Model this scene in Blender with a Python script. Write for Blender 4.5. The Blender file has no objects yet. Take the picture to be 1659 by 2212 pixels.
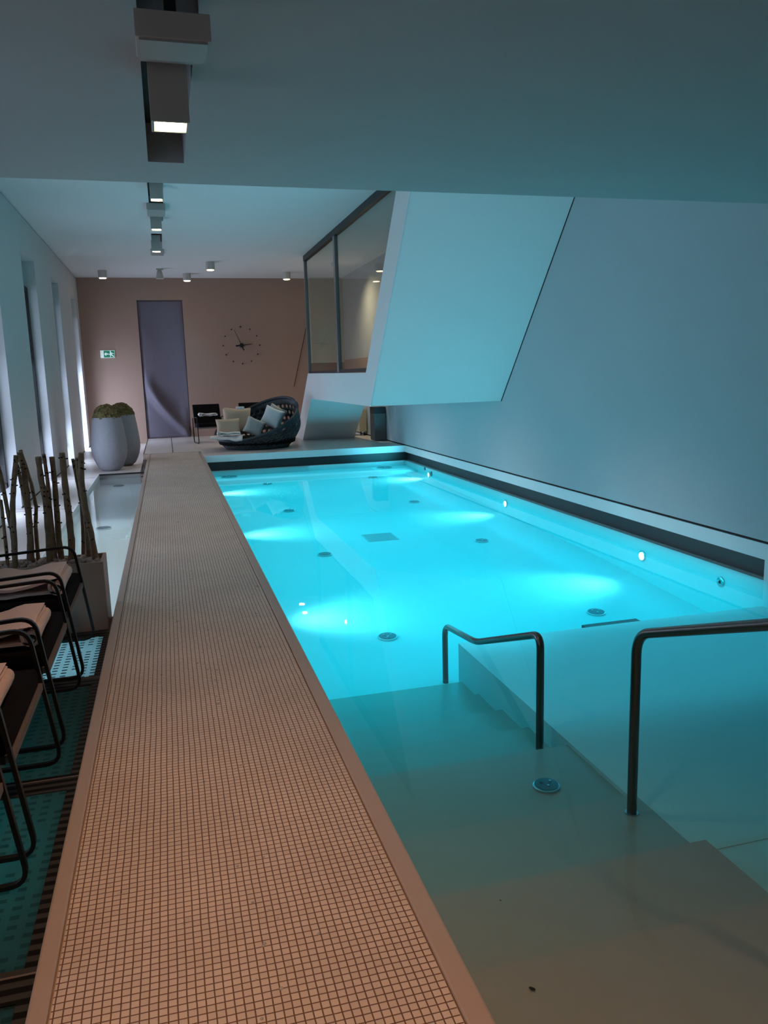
import bpy, bmesh, math, random
from mathutils import Vector, Matrix, noise
random.seed(7)
PI = math.pi
S = bpy.context.scene
C = S.collection

# ------------------------------------------------------------------ camera
cd = bpy.data.cameras.new('camera'); cam = bpy.data.objects.new('camera', cd); C.objects.link(cam)
cd.sensor_fit = 'HORIZONTAL'; cd.sensor_width = 36.0; cd.lens = 36.0 * 1699.0 / 1659.0
cd.clip_start = 0.05; cd.clip_end = 200
_P = Vector((829.5, 1106.0)); _VX = Vector((7200., 630.)); _VY = Vector((355., 820.)); _f = 1699.02
_x = Vector((_VX.x - _P.x, _VX.y - _P.y, _f)).normalized()
_y = Vector((_VY.x - _P.x, _VY.y - _P.y, _f)).normalized()
_z = _x.cross(_y)
R = Matrix((_x, _y, _z))                      # world = R @ (right, down, forward)
M = Matrix(((R[0][0], -R[0][1], -R[0][2], 0), (R[1][0], -R[1][1], -R[1][2], 0), (R[2][0], -R[2][1], -R[2][2], 1.6), (0, 0, 0, 1)))
cam.matrix_world = M
S.camera = cam

# ------------------------------------------------------------------ world, exposure
S.view_settings.view_transform = 'Standard'; S.view_settings.look = 'None'
S.view_settings.gamma = 1.0; S.view_settings.use_curve_mapping = False
S.view_settings.exposure = 0.0
S.cycles.max_bounces = 6; S.cycles.diffuse_bounces = 4; S.cycles.use_adaptive_sampling = True; S.cycles.adaptive_threshold = 0.08; S.cycles.adaptive_min_samples = 16; S.cycles.transmission_bounces = 4; S.cycles.glossy_bounces = 3; S.cycles.transparent_max_bounces = 12
S.cycles.sample_clamp_indirect = 4.0; S.cycles.caustics_reflective = False; S.cycles.caustics_refractive = False
W = bpy.data.worlds.new('world'); S.world = W; W.use_nodes = True
W.node_tree.nodes['Background'].inputs[0].default_value = (0.62, 0.72, 1.0, 1)
W.node_tree.nodes['Background'].inputs[1].default_value = 1.6

# light powers
E_POOL = 30.0       # area light added near each lamp for light scattered in the water
E_UP = 14.0          # light leaving the water towards the stair and ceiling
E_POOLSPOT = 330.0   # its narrow core
E_WARM = 54.0        # ceiling spots over the walkway
E_FAR = 8.5         # small ceiling spots by the far wall
E_DAY = 26.0          # daylight through each window niche
CYAN = (0.13, 0.74, 1.0)
CYANW = (0.85, 0.42, 0.44)
WARM = (1.0, 0.46, 0.20)
WARM2 = (1.0, 0.56, 0.32)
DAY = (0.60, 0.70, 1.0)

# ------------------------------------------------------------------ helpers
def mat(name, col, rough=0.6, metal=0.0, spec=0.5, noise_amt=0.0, nscale=8.0, bump=0.0, bscale=40.0, emit=None, estr=0.0):
    m = bpy.data.materials.new(name); m.use_nodes = True
    nt = m.node_tree; b = nt.nodes['Principled BSDF']
    b.inputs['Base Color'].default_value = (*col, 1); b.inputs['Roughness'].default_value = rough
    b.inputs['Metallic'].default_value = metal; b.inputs['Specular IOR Level'].default_value = spec
    tc = nt.nodes.new('ShaderNodeTexCoord')
    if noise_amt:
        n = nt.nodes.new('ShaderNodeTexNoise'); n.inputs['Scale'].default_value = nscale; n.inputs['Detail'].default_value = 4
        nt.links.new(tc.outputs['Object'], n.inputs['Vector'])
        mx = nt.nodes.new('ShaderNodeMix'); mx.data_type = 'RGBA'
        mx.inputs[6].default_value = (*[c * (1 - noise_amt) for c in col], 1)
        mx.inputs[7].default_value = (*[min(1, c * (1 + noise_amt)) for c in col], 1)
        nt.links.new(n.outputs['Fac'], mx.inputs[0]); nt.links.new(mx.outputs[2], b.inputs['Base Color'])
    if bump:
        n2 = nt.nodes.new('ShaderNodeTexNoise'); n2.inputs['Scale'].default_value = bscale; n2.inputs['Detail'].default_value = 3
        nt.links.new(tc.outputs['Object'], n2.inputs['Vector'])
        bp = nt.nodes.new('ShaderNodeBump'); bp.inputs['Strength'].default_value = bump; bp.inputs['Distance'].default_value = 0.01
        nt.links.new(n2.outputs['Fac'], bp.inputs['Height']); nt.links.new(bp.outputs[0], b.inputs['Normal'])
    if emit:
        b.inputs['Emission Color'].default_value = (*emit, 1); b.inputs['Emission Strength'].default_value = estr
    return m

class MB:
    def __init__(s): s.v = []; s.f = []
    def box(s, x0, y0, z0, x1, y1, z1):
        b = len(s.v)
        s.v += [(x0, y0, z0), (x1, y0, z0), (x1, y1, z0), (x0, y1, z0), (x0, y0, z1), (x1, y0, z1), (x1, y1, z1), (x0, y1, z1)]
        s.f += [tuple(b + i for i in q) for q in ((0, 3, 2, 1), (4, 5, 6, 7), (0, 1, 5, 4), (1, 2, 6, 5), (2, 3, 7, 6), (3, 0, 4, 7))]
        return s
    def poly(s, pts, d):       # prism: polygon pts (3-D) extruded by vector d
        b = len(s.v); n = len(pts); d = Vector(d)
        s.v += [tuple(p) for p in pts] + [tuple(Vector(p) + d) for p in pts]
        s.f.append(tuple(b + i for i in range(n))); s.f.append(tuple(b + n + i for i in reversed(range(n))))
        s.f += [(b + i, b + n + i, b + n + (i + 1) % n, b + (i + 1) % n) for i in range(n)]
        return s
    def face(s, pts):
        b = len(s.v); s.v += [tuple(p) for p in pts]; s.f.append(tuple(range(b, b + len(pts)))); return s
    def sweep(s, path, sec, closed=False):   # sec: list of (a, b) in the local frame
        path = [Vector(p) for p in path]; n = len(path); b0 = len(s.v); k = len(sec)
        ts = []
        for i in range(n):
            if closed: a, c = path[(i - 1) % n], path[(i + 1) % n]
            else: a, c = path[max(i - 1, 0)], path[min(i + 1, n - 1)]
            ts.append((c - a).normalized())
        up = Vector((0, 1, 0)) if abs(ts[0].y) < 0.9 else Vector((1, 0, 0))
        nrm = ts[0].cross(up).normalized()
        for i in range(n):
            nrm = (nrm - ts[i] * nrm.dot(ts[i])).normalized(); bi = ts[i].cross(nrm)
            rr = sec if not callable(sec) else sec(i)
            for a, c in rr: s.v.append(tuple(path[i] + nrm * a + bi * c))
        m = n if closed else n - 1
        for i in range(m):
            for j in range(k):
                a0 = b0 + i * k + j; a1 = b0 + i * k + (j + 1) % k
                c0 = b0 + ((i + 1) % n) * k + j; c1 = b0 + ((i + 1) % n) * k + (j + 1) % k
                s.f.append((a0, a1, c1, c0))
        if not closed:
            s.f.append(tuple(b0 + j for j in reversed(range(k)))); s.f.append(tuple(b0 + (n - 1) * k + j for j in range(k)))
        return s
    def tube(s, path, r, seg=10, closed=False):
        return s.sweep(path, [(r * math.cos(2 * PI * j / seg), r * math.sin(2 * PI * j / seg)) for j in range(seg)], closed)
    def lathe(s, prof, seg=32, c=(0, 0, 0), axis='z'):
        b0 = len(s.v); n = len(prof)
        for r, z in prof:
            for j in range(seg):
                a = 2 * PI * j / seg; p = (r * math.cos(a), r * math.sin(a), z)
                if axis == 'x': p = (p[2], p[0], p[1])
                if axis == 'y': p = (p[0], p[2], p[1])
                s.v.append((c[0] + p[0], c[1] + p[1], c[2] + p[2]))
        for i in range(n - 1):
            for j in range(seg):
                q = (b0 + i * seg + j, b0 + i * seg + (j + 1) % seg, b0 + (i + 1) * seg + (j + 1) % seg, b0 + (i + 1) * seg + j)
                s.f.append(q if axis != 'y' else q[::-1])
        s.f.append(tuple(b0 + j for j in reversed(range(seg)))); s.f.append(tuple(b0 + (n - 1) * seg + j for j in range(seg)))
        return s
    def build(s, name, m, parent=None, smooth=False, bevel=0.0, seg=2, angle=40, local=False):
        me = bpy.data.meshes.new(name); me.from_pydata(s.v, [], s.f)
        bm = bmesh.new(); bm.from_mesh(me); bmesh.ops.recalc_face_normals(bm, faces=bm.faces); bm.to_mesh(me); bm.free()
        o = bpy.data.objects.new(name, me); C.objects.link(o); me.materials.append(m)
        if smooth:
            me.polygons.foreach_set('use_smooth', [True] * len(me.polygons))
            if hasattr(me, 'set_sharp_from_angle'): me.set_sharp_from_angle(angle=math.radians(angle))
        if bevel:
            md = o.modifiers.new('bevel', 'BEVEL'); md.width = bevel; md.segments = seg; md.limit_method = 'ANGLE'; md.angle_limit = math.radians(35)
        if parent:
            o.parent = parent
            if not local: o.matrix_parent_inverse = parent_world(parent).inverted()
        return o

def parent_world(p):
    m = p.matrix_basis.copy()
    if p.parent: m = parent_world(p.parent) @ p.matrix_parent_inverse @ m
    return m
def thing(name, label, cat, loc=(0, 0, 0), rz=0, group=None):
    o = bpy.data.objects.new(name, None); C.objects.link(o); o.empty_display_size = 0.1
    o.location = loc; o.rotation_euler = (0, 0, rz); return tag(o, label, cat, group)
def tag(o, label=None, cat=None, group=None, kind=None):
    if label: o['label'] = label
    if cat: o['category'] = cat
    if group: o['group'] = group
    if kind: o['kind'] = kind
    return o
def struct(o, label, cat='structure'):
    return tag(o, label, cat, None, 'structure')
def copy_tree(o, parent=None):
    c = o.copy(); C.objects.link(c)
    if parent: c.parent = parent
    for ch in list(o.children): copy_tree(ch, c)
    return c
def round_path(pts, r, closed=False, n=6):
    pts = [Vector(p) for p in pts]; out = []
    N = len(pts)
    for i in range(N):
        if not closed and i in (0, N - 1): out.append(pts[i]); continue
        p = pts[i]; a = pts[(i - 1) % N]; c = pts[(i + 1) % N]
        da = (a - p).normalized(); dc = (c - p).normalized()
        rr = min(r, (a - p).length * .45, (c - p).length * .45)
        p0 = p + da * rr; p1 = p + dc * rr
        for k in range(n + 1):
            t = k / n; out.append(p0 * (1 - t) ** 2 + p * 2 * t * (1 - t) + p1 * t * t)
    return out
def area_light(name, loc, direction, sx, sy, power, col, parent=None, spread=PI):
    l = bpy.data.lights.new(name, 'AREA'); l.shape = 'RECTANGLE'; l.size = sx; l.size_y = sy; l.energy = power; l.color = col; l.spread = spread
    o = bpy.data.objects.new(name, l); C.objects.link(o); o.location = loc
    o.rotation_euler = Vector(direction).to_track_quat('-Z', 'Y').to_euler()
    if parent: o.parent = parent; o.matrix_parent_inverse = parent_world(parent).inverted()
    return o
def spot(name, loc, direction, power, col, angle=90, blend=0.8, r=0.04, parent=None):
    l = bpy.data.lights.new(name, 'SPOT'); l.energy = power; l.color = col; l.spot_size = math.radians(angle); l.spot_blend = blend; l.shadow_soft_size = r
    o = bpy.data.objects.new(name, l); C.objects.link(o); o.location = loc
    o.rotation_euler = Vector(direction).to_track_quat('-Z', 'Y').to_euler()
    if parent: o.parent = parent; o.matrix_parent_inverse = parent_world(parent).inverted()
    return o

# ------------------------------------------------------------------ materials
STAIRP = mat('stair_paint', (.74, .74, .73), .75)
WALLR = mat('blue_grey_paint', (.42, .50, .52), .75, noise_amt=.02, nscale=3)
CEILN = mat('ceiling_paint_dimmed', (.46, .45, .44), .8, noise_amt=.015, nscale=2)  # near ceiling's weaker light put into a darker copy of the ceiling paint
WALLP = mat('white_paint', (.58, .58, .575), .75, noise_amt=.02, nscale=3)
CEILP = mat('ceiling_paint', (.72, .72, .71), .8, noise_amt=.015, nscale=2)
TAUPE = mat('taupe_paint', (.36, .235, .185), .8, noise_amt=.04, nscale=2)
STONE = mat('pale_stone', (.43, .37, .33), .35, noise_amt=.04, nscale=6)
DECK = mat('deck_tiles', (.66, .60, .56), .3, noise_amt=.04, nscale=4)
KERB = mat('kerb_stone', (.46, .385, .33), .35, noise_amt=.03, nscale=12)
POOLW = mat('pool_lining', (.72, .75, .75), .5, noise_amt=.02, nscale=4)
RECESS = mat('dark_recess', (.035, .04, .045), .5)
DARK = mat('dark_gap', (.012, .012, .012), .7)
BROWNIN = mat('brown_recess', (.05, .035, .025), .7)
STEEL = mat('brushed_steel', (.17, .165, .16), .26, metal=1.0, bump=.05, bscale=200)
FRAMEM = mat('anodised_frame', (.30, .30, .30), .35, metal=.7)
CHROME = mat('chrome', (.6, .62, .63), .15, metal=1.0)
FIXT = mat('fixture_paint', (.52, .48, .44), .55)
BLACKM = mat('black_powdercoat', (.010, .010, .010), .4, spec=.4)
BLACKF = mat('black_fabric', (.007, .007, .008), .9, spec=.1, bump=.3, bscale=400)
RAILG = mat('grey_strip_lit_rail', (.16, .14, .13), .5)  # joint strips; on the seat rail the grey stands for caught light
TOWEL = mat('towel_terry', (.82, .63, .55), .95, noise_amt=.05, nscale=60, bump=.6, bscale=300)
TOWELW = mat('towel_white', (.80, .77, .76), .95, bump=.6, bscale=200)
BARK = mat('birch_bark', (.27, .185, .115), .85, noise_amt=.55, nscale=22, bump=.8, bscale=60)
PLANT = mat('planter_lacquer', (.38, .27, .22), .4, noise_amt=.03)
GRAVEL = mat('gravel', (.42, .36, .32), .8, noise_amt=.35, nscale=30)
CONC = mat('concrete_vase', (.30, .30, .32), .7, noise_amt=.12, nscale=18, bump=.2, bscale=60)
MOSS = mat('moss', (.15, .12, .045), .95, noise_amt=.9, nscale=11, bump=1.0, bscale=70)
ROPE = mat('woven_black', (.022, .036, .044), .45, bump=.4, bscale=120)
CUSHB = mat('beige_cushion', (.60, .47, .35), .9, bump=.3, bscale=250)
CUSHG = mat('grey_cushion', (.42, .44, .42), .9, bump=.3, bscale=250)
CUSHL = mat('pale_cushion', (.70, .76, .76), .9, bump=.3, bscale=250)
CURT = mat('purple_grey_fabric', (.145, .125, .16), .6, noise_amt=.05, nscale=5, bump=.1, bscale=200)
CABD = mat('dark_cabinet', (.10, .09, .088), .45)
CABT = mat('cabinet_top', (.015, .015, .017), .4)
TROLW = mat('trolley_white', (.75, .72, .70), .6)
TROLY = mat('trolley_beige', (.52, .46, .34), .7)
GREEN = mat('sign_green', (.01, .20, .10), .5, emit=(.01, .25, .12), estr=.25)
SIGNW = mat('sign_white', (.75, .82, .8), .5, emit=(.7, 1, .9), estr=.25)
LENS = mat('lamp_lens', (1, .9, .8), .4, emit=(1.0, .72, .42), estr=14)
PLENS = mat('pool_lamp_lens', (1, 1, 1), .3, emit=(.8, 1.0, .95), estr=9)
BROWNW = mat('warm_brown_wall', (.30, .19, .13), .8)

def mosaic():
    m = bpy.data.materials.new('mosaic'); m.use_nodes = True; nt = m.node_tree; b = nt.nodes['Principled BSDF']
    N = nt.nodes.new; Lk = nt.links.new
    tc = N('ShaderNodeTexCoord'); mp = N('ShaderNodeMapping'); mp.inputs['Scale'].default_value = (1 / .0238, 1 / .0245, 1)
    mp.inputs['Location'].default_value = (.35, .2, 0)
    Lk(tc.outputs['Object'], mp.inputs['Vector'])
    # slight sheet waviness
    wn = N('ShaderNodeTexNoise'); wn.inputs['Scale'].default_value = .12; Lk(mp.outputs[0], wn.inputs['Vector'])
    vs = N('ShaderNodeVectorMath'); vs.operation = 'MULTIPLY_ADD'; vs.inputs[1].default_value = (.25, .25, 0)
    Lk(wn.outputs['Color'], vs.inputs[0]); Lk(mp.outputs[0], vs.inputs[2])
    fr = N('ShaderNodeVectorMath'); fr.operation = 'FRACTION'; Lk(vs.outputs[0], fr.inputs[0])
    fl = N('ShaderNodeVectorMath'); fl.operation = 'FLOOR'; Lk(vs.outputs[0], fl.inputs[0])
    wh = N('ShaderNodeTexWhiteNoise'); wh.noise_dimensions = '2D'; Lk(fl.outputs[0], wh.inputs['Vector'])
    sx = N('ShaderNodeSeparateXYZ'); Lk(fr.outputs[0], sx.inputs[0])
    def edge(o):
        a = N('ShaderNodeMath'); a.operation = 'SUBTRACT'; a.inputs[1].default_value = .5; Lk(o, a.inputs[0])
        c = N('ShaderNodeMath'); c.operation = 'ABSOLUTE'; Lk(a.outputs[0], c.inputs[0])
        return c.outputs[0]
    mxx = N('ShaderNodeMath'); mxx.operation = 'MAXIMUM'; Lk(edge(sx.outputs[0]), mxx.inputs[0]); Lk(edge(sx.outputs[1]), mxx.inputs[1])
    rmp = N('ShaderNodeMapRange'); rmp.inputs[1].default_value = .405; rmp.inputs[2].default_value = .445; Lk(mxx.outputs[0], rmp.inputs[0])
    tile = N('ShaderNodeMix'); tile.data_type = 'RGBA'; tile.inputs[6].default_value = (.66, .575, .485, 1); tile.inputs[7].default_value = (.73, .64, .55, 1)
    Lk(wh.outputs['Value'], tile.inputs[0])
    st = N('ShaderNodeTexNoise'); st.inputs['Scale'].default_value = .05; st.inputs['Detail'].default_value = 5; Lk(mp.outputs[0], st.inputs['Vector'])
    str_ = N('ShaderNodeMapRange'); str_.inputs[1].default_value = .3; str_.inputs[2].default_value = .7; str_.inputs[3].default_value = .88; str_.inputs[4].default_value = 1.04; Lk(st.outputs['Fac'], str_.inputs[0])
    t2 = N('ShaderNodeVectorMath'); t2.operation = 'SCALE'; Lk(tile.outputs[2], t2.inputs[0]); Lk(str_.outputs[0], t2.inputs[3])
    fin = N('ShaderNodeMix'); fin.data_type = 'RGBA'; Lk(rmp.outputs[0], fin.inputs[0]); Lk(t2.outputs[0], fin.inputs[6]); fin.inputs[7].default_value = (.15, .075, .045, 1)
    Lk(fin.outputs[2], b.inputs['Base Color'])
    # wet patches: lower roughness in a band of splashes
    wt = N('ShaderNodeTexNoise'); wt.inputs['Scale'].default_value = .35; wt.inputs['Detail'].default_value = 3; Lk(mp.outputs[0], wt.inputs['Vector'])
    wr = N('ShaderNodeMapRange'); wr.inputs[1].default_value = .62; wr.inputs[2].default_value = .75; wr.inputs[3].default_value = .5; wr.inputs[4].default_value = .12; Lk(wt.outputs['Fac'], wr.inputs[0])
    Lk(wr.outputs[0], b.inputs['Roughness'])
    bp = N('ShaderNodeBump'); bp.inputs['Strength'].default_value = .5; bp.inputs['Distance'].default_value = .002; bp.invert = True
    ad = N('ShaderNodeMath'); ad.operation = 'ADD'; Lk(rmp.outputs[0], ad.inputs[0])
    w2 = N('ShaderNodeMath'); w2.operation = 'MULTIPLY'; w2.inputs[1].default_value = .35; Lk(wh.outputs['Value'], w2.inputs[0]); Lk(w2.outputs[0], ad.inputs[1])
    Lk(rmp.outputs[0], bp.inputs['Height']); Lk(bp.outputs[0], b.inputs['Normal'])
    return m
MOSAIC = mosaic()

def water(name, tint, refl=1.0):
    m = bpy.data.materials.new(name); m.use_nodes = True; nt = m.node_tree; nt.nodes.clear(); N = nt.nodes.new; Lk = nt.links.new
    out = N('ShaderNodeOutputMaterial'); mx = N('ShaderNodeMixShader'); tr = N('ShaderNodeBsdfTransparent'); gl = N('ShaderNodeBsdfGlossy')
    tr.inputs[0].default_value = (*tint, 1); gl.inputs['Roughness'].default_value = 0.015
    fr = N('ShaderNodeFresnel'); ge = N('ShaderNodeNewGeometry'); ir = N('ShaderNodeMapRange'); ir.inputs[3].default_value = 1.33; ir.inputs[4].default_value = 1 / 1.33
    Lk(ge.outputs['Backfacing'], ir.inputs[0]); Lk(ir.outputs[0], fr.inputs[0])
    mu = N('ShaderNodeMath'); mu.operation = 'MULTIPLY'; mu.inputs[1].default_value = refl; Lk(fr.outputs[0], mu.inputs[0])
    tc = N('ShaderNodeTexCoord'); n = N('ShaderNodeTexNoise'); n.inputs['Scale'].default_value = 1.6; n.inputs['Detail'].default_value = 1
    bp = N('ShaderNodeBump'); bp.inputs['Strength'].default_value = .02; bp.inputs['Distance'].default_value = .02
    Lk(tc.outputs['Object'], n.inputs['Vector']); Lk(n.outputs['Fac'], bp.inputs['Height']); Lk(bp.outputs[0], gl.inputs['Normal'])
    Lk(mu.outputs[0], mx.inputs[0]); Lk(tr.outputs[0], mx.inputs[1]); Lk(gl.outputs[0], mx.inputs[2]); Lk(mx.outputs[0], out.inputs[0])
    return m
WATER = water('pool_water', (.97, .985, .985), .85)
SHALLOW = water('shallow_water', (.90, .985, 1.0), .85)
_va = WATER.node_tree.nodes.new('ShaderNodeVolumeAbsorption'); _va.inputs['Color'].default_value = (.25, .975, .988, 1); _va.inputs['Density'].default_value = 1.6
WATER.node_tree.links.new(_va.outputs[0], [n for n in WATER.node_tree.nodes if n.type == 'OUTPUT_MATERIAL'][0].inputs['Volume'])
GLASS = water('clear_glass', (.88, .90, .88), .55)

def frit(name, tint, glass_tr, dash, rfac=1.0):
    # dark dashes printed on green glass
    m = bpy.data.materials.new(name); m.use_nodes = True; nt = m.node_tree; nt.nodes.clear(); N = nt.nodes.new; Lk = nt.links.new
    out = N('ShaderNodeOutputMaterial'); tr = N('ShaderNodeBsdfTransparent'); tr.inputs[0].default_value = (*tint, 1)
    df = N('ShaderNodeBsdfTranslucent'); df.inputs[0].default_value = (*tint, 1)
    dd = N('ShaderNodeBsdfDiffuse'); dd.inputs[0].default_value = (*[c * .5 for c in tint], 1)
    m0 = N('ShaderNodeMixShader'); m0.inputs[0].default_value = .08; Lk(df.outputs[0], m0.inputs[1]); Lk(dd.outputs[0], m0.inputs[2])
    m1 = N('ShaderNodeMixShader'); m1.inputs[0].default_value = glass_tr; Lk(m0.outputs[0], m1.inputs[1]); Lk(tr.outputs[0], m1.inputs[2])
    dk = N('ShaderNodeBsdfDiffuse'); dk.inputs[0].default_value = (*dash, 1)
    tc = N('ShaderNodeTexCoord'); mp = N('ShaderNodeMapping'); mp.inputs['Scale'].default_value = (1 / .056, 1 / .05, 1); Lk(tc.outputs['Object'], mp.inputs[0])
    fr = N('ShaderNodeVectorMath'); fr.operation = 'FRACTION'; Lk(mp.outputs[0], fr.inputs[0])
    fl = N('ShaderNodeVectorMath'); fl.operation = 'FLOOR'; Lk(mp.outputs[0], fl.inputs[0])
    wn = N('ShaderNodeTexNoise'); wn.inputs['Scale'].default_value = .31; Lk(fl.outputs[0], wn.inputs['Vector'])
    sx = N('ShaderNodeSeparateXYZ'); Lk(fr.outputs[0], sx.inputs[0])
    def lt(o, v, op='LESS_THAN'):
        a = N('ShaderNodeMath'); a.operation = op; a.inputs[1].default_value = v; Lk(o, a.inputs[0]); return a.outputs[0]
    def mul(a, c):
        q = N('ShaderNodeMath'); q.operation = 'MULTIPLY'; Lk(a, q.inputs[0]); Lk(c, q.inputs[1]); return q.outputs[0]
    f = mul(mul(lt(sx.outputs[0], .55), lt(sx.outputs[1], .42)), lt(wn.outputs['Fac'], .62))
    fq = N('ShaderNodeMath'); fq.operation = 'MULTIPLY'; fq.inputs[1].default_value = .7; Lk(f, fq.inputs[0]); f = fq.outputs[0]
    m2 = N('ShaderNodeMixShader'); Lk(f, m2.inputs[0]); Lk(m1.outputs[0], m2.inputs[1]); Lk(dk.outputs[0], m2.inputs[2])
    gl = N('ShaderNodeBsdfGlossy'); gl.inputs['Roughness'].default_value = .06
    fn = N('ShaderNodeFresnel'); fn.inputs[0].default_value = 1.45
    mm = N('ShaderNodeMath'); mm.operation = 'MULTIPLY'; mm.inputs[1].default_value = rfac; Lk(fn.outputs[0], mm.inputs[0])
    m3 = N('ShaderNodeMixShader'); Lk(mm.outputs[0], m3.inputs[0]); Lk(m2.outputs[0], m3.inputs[1]); Lk(gl.outputs[0], m3.inputs[2])
    Lk(m3.outputs[0], out.inputs[0]); return m
FRIT = frit('fritted_green_glass', (.60, .79, .84), .35, (.012, .03, .035))
def gratemat():
    m = mat('black_frit_band', (.012, .012, .012), .5, spec=.12); nt = m.node_tree; b = nt.nodes['Principled BSDF']; N = nt.nodes.new; Lk = nt.links.new
    tc = N('ShaderNodeTexCoord'); sx = N('ShaderNodeSeparateXYZ'); Lk(tc.outputs['Object'], sx.inputs[0])
    a = N('ShaderNodeMath'); a.operation = 'MULTIPLY'; a.inputs[1].default_value = 1 / .05; Lk(sx.outputs[1], a.inputs[0])
    fr = N('ShaderNodeMath'); fr.operation = 'FRACT'; Lk(a.outputs[0], fr.inputs[0])
    g = N('ShaderNodeMath'); g.operation = 'GREATER_THAN'; g.inputs[1].default_value = .5; Lk(fr.outputs[0], g.inputs[0])
    x1 = N('ShaderNodeMath'); x1.operation = 'LESS_THAN'; x1.inputs[1].default_value = -.485; Lk(sx.outputs[0], x1.inputs[0])
    p = N('ShaderNodeMath'); p.operation = 'MULTIPLY'; Lk(g.outputs[0], p.inputs[0]); Lk(x1.outputs[0], p.inputs[1])
    mx = N('ShaderNodeMix'); mx.data_type = 'RGBA'; mx.inputs[6].default_value = (.006, .006, .006, 1); mx.inputs[7].default_value = (.045, .05, .05, 1)
    Lk(p.outputs[0], mx.inputs[0]); Lk(mx.outputs[2], b.inputs['Base Color']); return m
BAND = gratemat()
FRIT2 = frit('fritted_green_glass_dim', (.55, .82, .80), .35, (.012, .03, .035))  # copy of the floor glass; weaker dashes stand for less light below
for _n in FRIT2.node_tree.nodes:
    if _n.type == 'MATH' and _n.operation == 'MULTIPLY' and abs(_n.inputs[1].default_value - .7) < .01: _n.inputs[1].default_value = .35

# ------------------------------------------------------------------ dimensions (metres)
XL, XR = -2.05, 5.09          # side walls
YF, YB = 22.74, -2.6          # far wall, wall behind the camera
ZC, ZN, YS = 4.30, 2.90, 5.77 # far ceiling, near ceiling, soffit edge
PX0, PY1 = 0.68, 16.88        # pool left edge, far edge
ZW = -0.33                    # water level
ZL = -0.12                    # lower floor on the window side
WX = -0.46                    # window-side edge of the walkway

# ------------------------------------------------------------------ structure
# walkway block between the two pools
b = MB(); b.box(WX, YB, -1.6, PX0, PY1, -.012); b.box(WX - .08, PY1, -1.6, PX0, 18.05, -.012)
struct(b.build('walkway_base', KERB), 'pale stone block that carries the mosaic walkway between the two pools', 'walkway')
b = MB(); b.box(WX + .06, YB, -.012, PX0 - .075, 18.0, 0.0)
struct(b.build('walkway_mosaic', MOSAIC), 'long walkway of small beige mosaic tiles running between the pools', 'walkway')
b = MB(); b.box(WX, YB, -.012, WX + .055, 18.0, .004)
struct(b.build('kerb_strip', KERB, bevel=.008), 'smooth stone kerb along the window side of the mosaic walkway', 'kerb')
b = MB(); b.box(PX0 - .07, YB, -.012, PX0, PY1, .004)
struct(b.build('kerb_strip', KERB, bevel=.008), 'smooth stone kerb along the blue pool side of the mosaic walkway', 'kerb')
random.seed(21)
q = MB()
for cx_, cy_, n_, sx_, sy_ in ((.17, 4.72, 22, .03, .22), (.14, 4.05, 26, .03, .22), (-.22, 6.0, 10, .04, .10), (.20, 3.45, 16, .05, .3), (.17, 2.2, 14, .05, .25)):
    for k in range(n_):
        rr = random.uniform(.002, .006); q.lathe([(rr, 0), (rr * .9, rr * .35), (rr * .4, rr * .6)], 8, (random.gauss(cx_, sx_), random.gauss(cy_, sy_), 0))
o = q.build('water_droplets', mat('droplet', (.5, .5, .5), .05, spec=1.0), smooth=True, angle=80)
tag(o, 'tiny glinting water droplets splashed along the mosaic walkway', 'water', kind='stuff')
# far deck, left low floor
b = MB(); b.box(PX0, PY1, -.145, XR + .6, YF, 0); b.box(-.57, 18.05, -.3, PX0, YF, 0); b.box(PX0, PY1 + .25, -1.6, XR + .6, YF, -.145)
struct(b.build('floor_deck', DECK), 'pale stone floor of the lounge area beyond the pool', 'floor')
b = MB(); b.box(-.565, 18.05, 0.0005, -.545, YF, .002); b.box(.06, 18.05, .0005, .075, YF, .002)
struct(b.build('trim_1', DARK), 'thin dark joints in the pale floor before the curtained doorway', 'floor joint')
b = MB(); b.box(XL - .5, 15.65, -.5, -.57, YF, ZL); b.box(XL - .5, 5.96, -.5, -1.33, 15.65, ZL)
struct(b.build('floor_window_side', DECK), 'pale lower floor running along the window wall', 'floor')
b = MB(); b.box(-1.31, 15.60, ZL - .03, WX, 15.65, ZL - .004)
struct(b.build('trim_2', DARK), 'dark shadow gap at the far end of the narrow pool', 'trim')
b = MB(); b.box(-.57, 18.0, -.3, -.545, YF, .0)
# right wall with overflow recess
def wallbox(name, m, label, cat='wall', *bs):
    q = MB()
    for t in bs: q.box(*t)
    return struct(q.build(name, m), label, cat)
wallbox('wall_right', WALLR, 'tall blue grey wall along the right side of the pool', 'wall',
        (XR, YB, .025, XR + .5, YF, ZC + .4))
wallbox('wall_right_pool', POOLW, 'pale pool wall under the right hand wall', 'pool wall',
        (XR, YB, -.145, XR + .5, YF, .0), (XR, YB, -1.6, XR + .5, 5.75, -.145), (XR, 5.75, -1.6, XR + .5, PY1 + .5, ZW - .004))
wallbox('trim_3', DARK, 'thin dark shadow gap at the foot of the right wall', 'trim', (XR + .02, YB, 0.0, XR + .4, YF, .025))
wallbox('overflow_recess', RECESS, 'dark overflow slot running around the far and right sides of the pool', 'overflow slot',
        (XR + .08, 5.752, ZW - .003, XR + .4, PY1 + .3, -.146), (PX0 + .02, PY1 + .08, ZW - .003, XR + .08, PY1 + .25, -.146))
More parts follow.
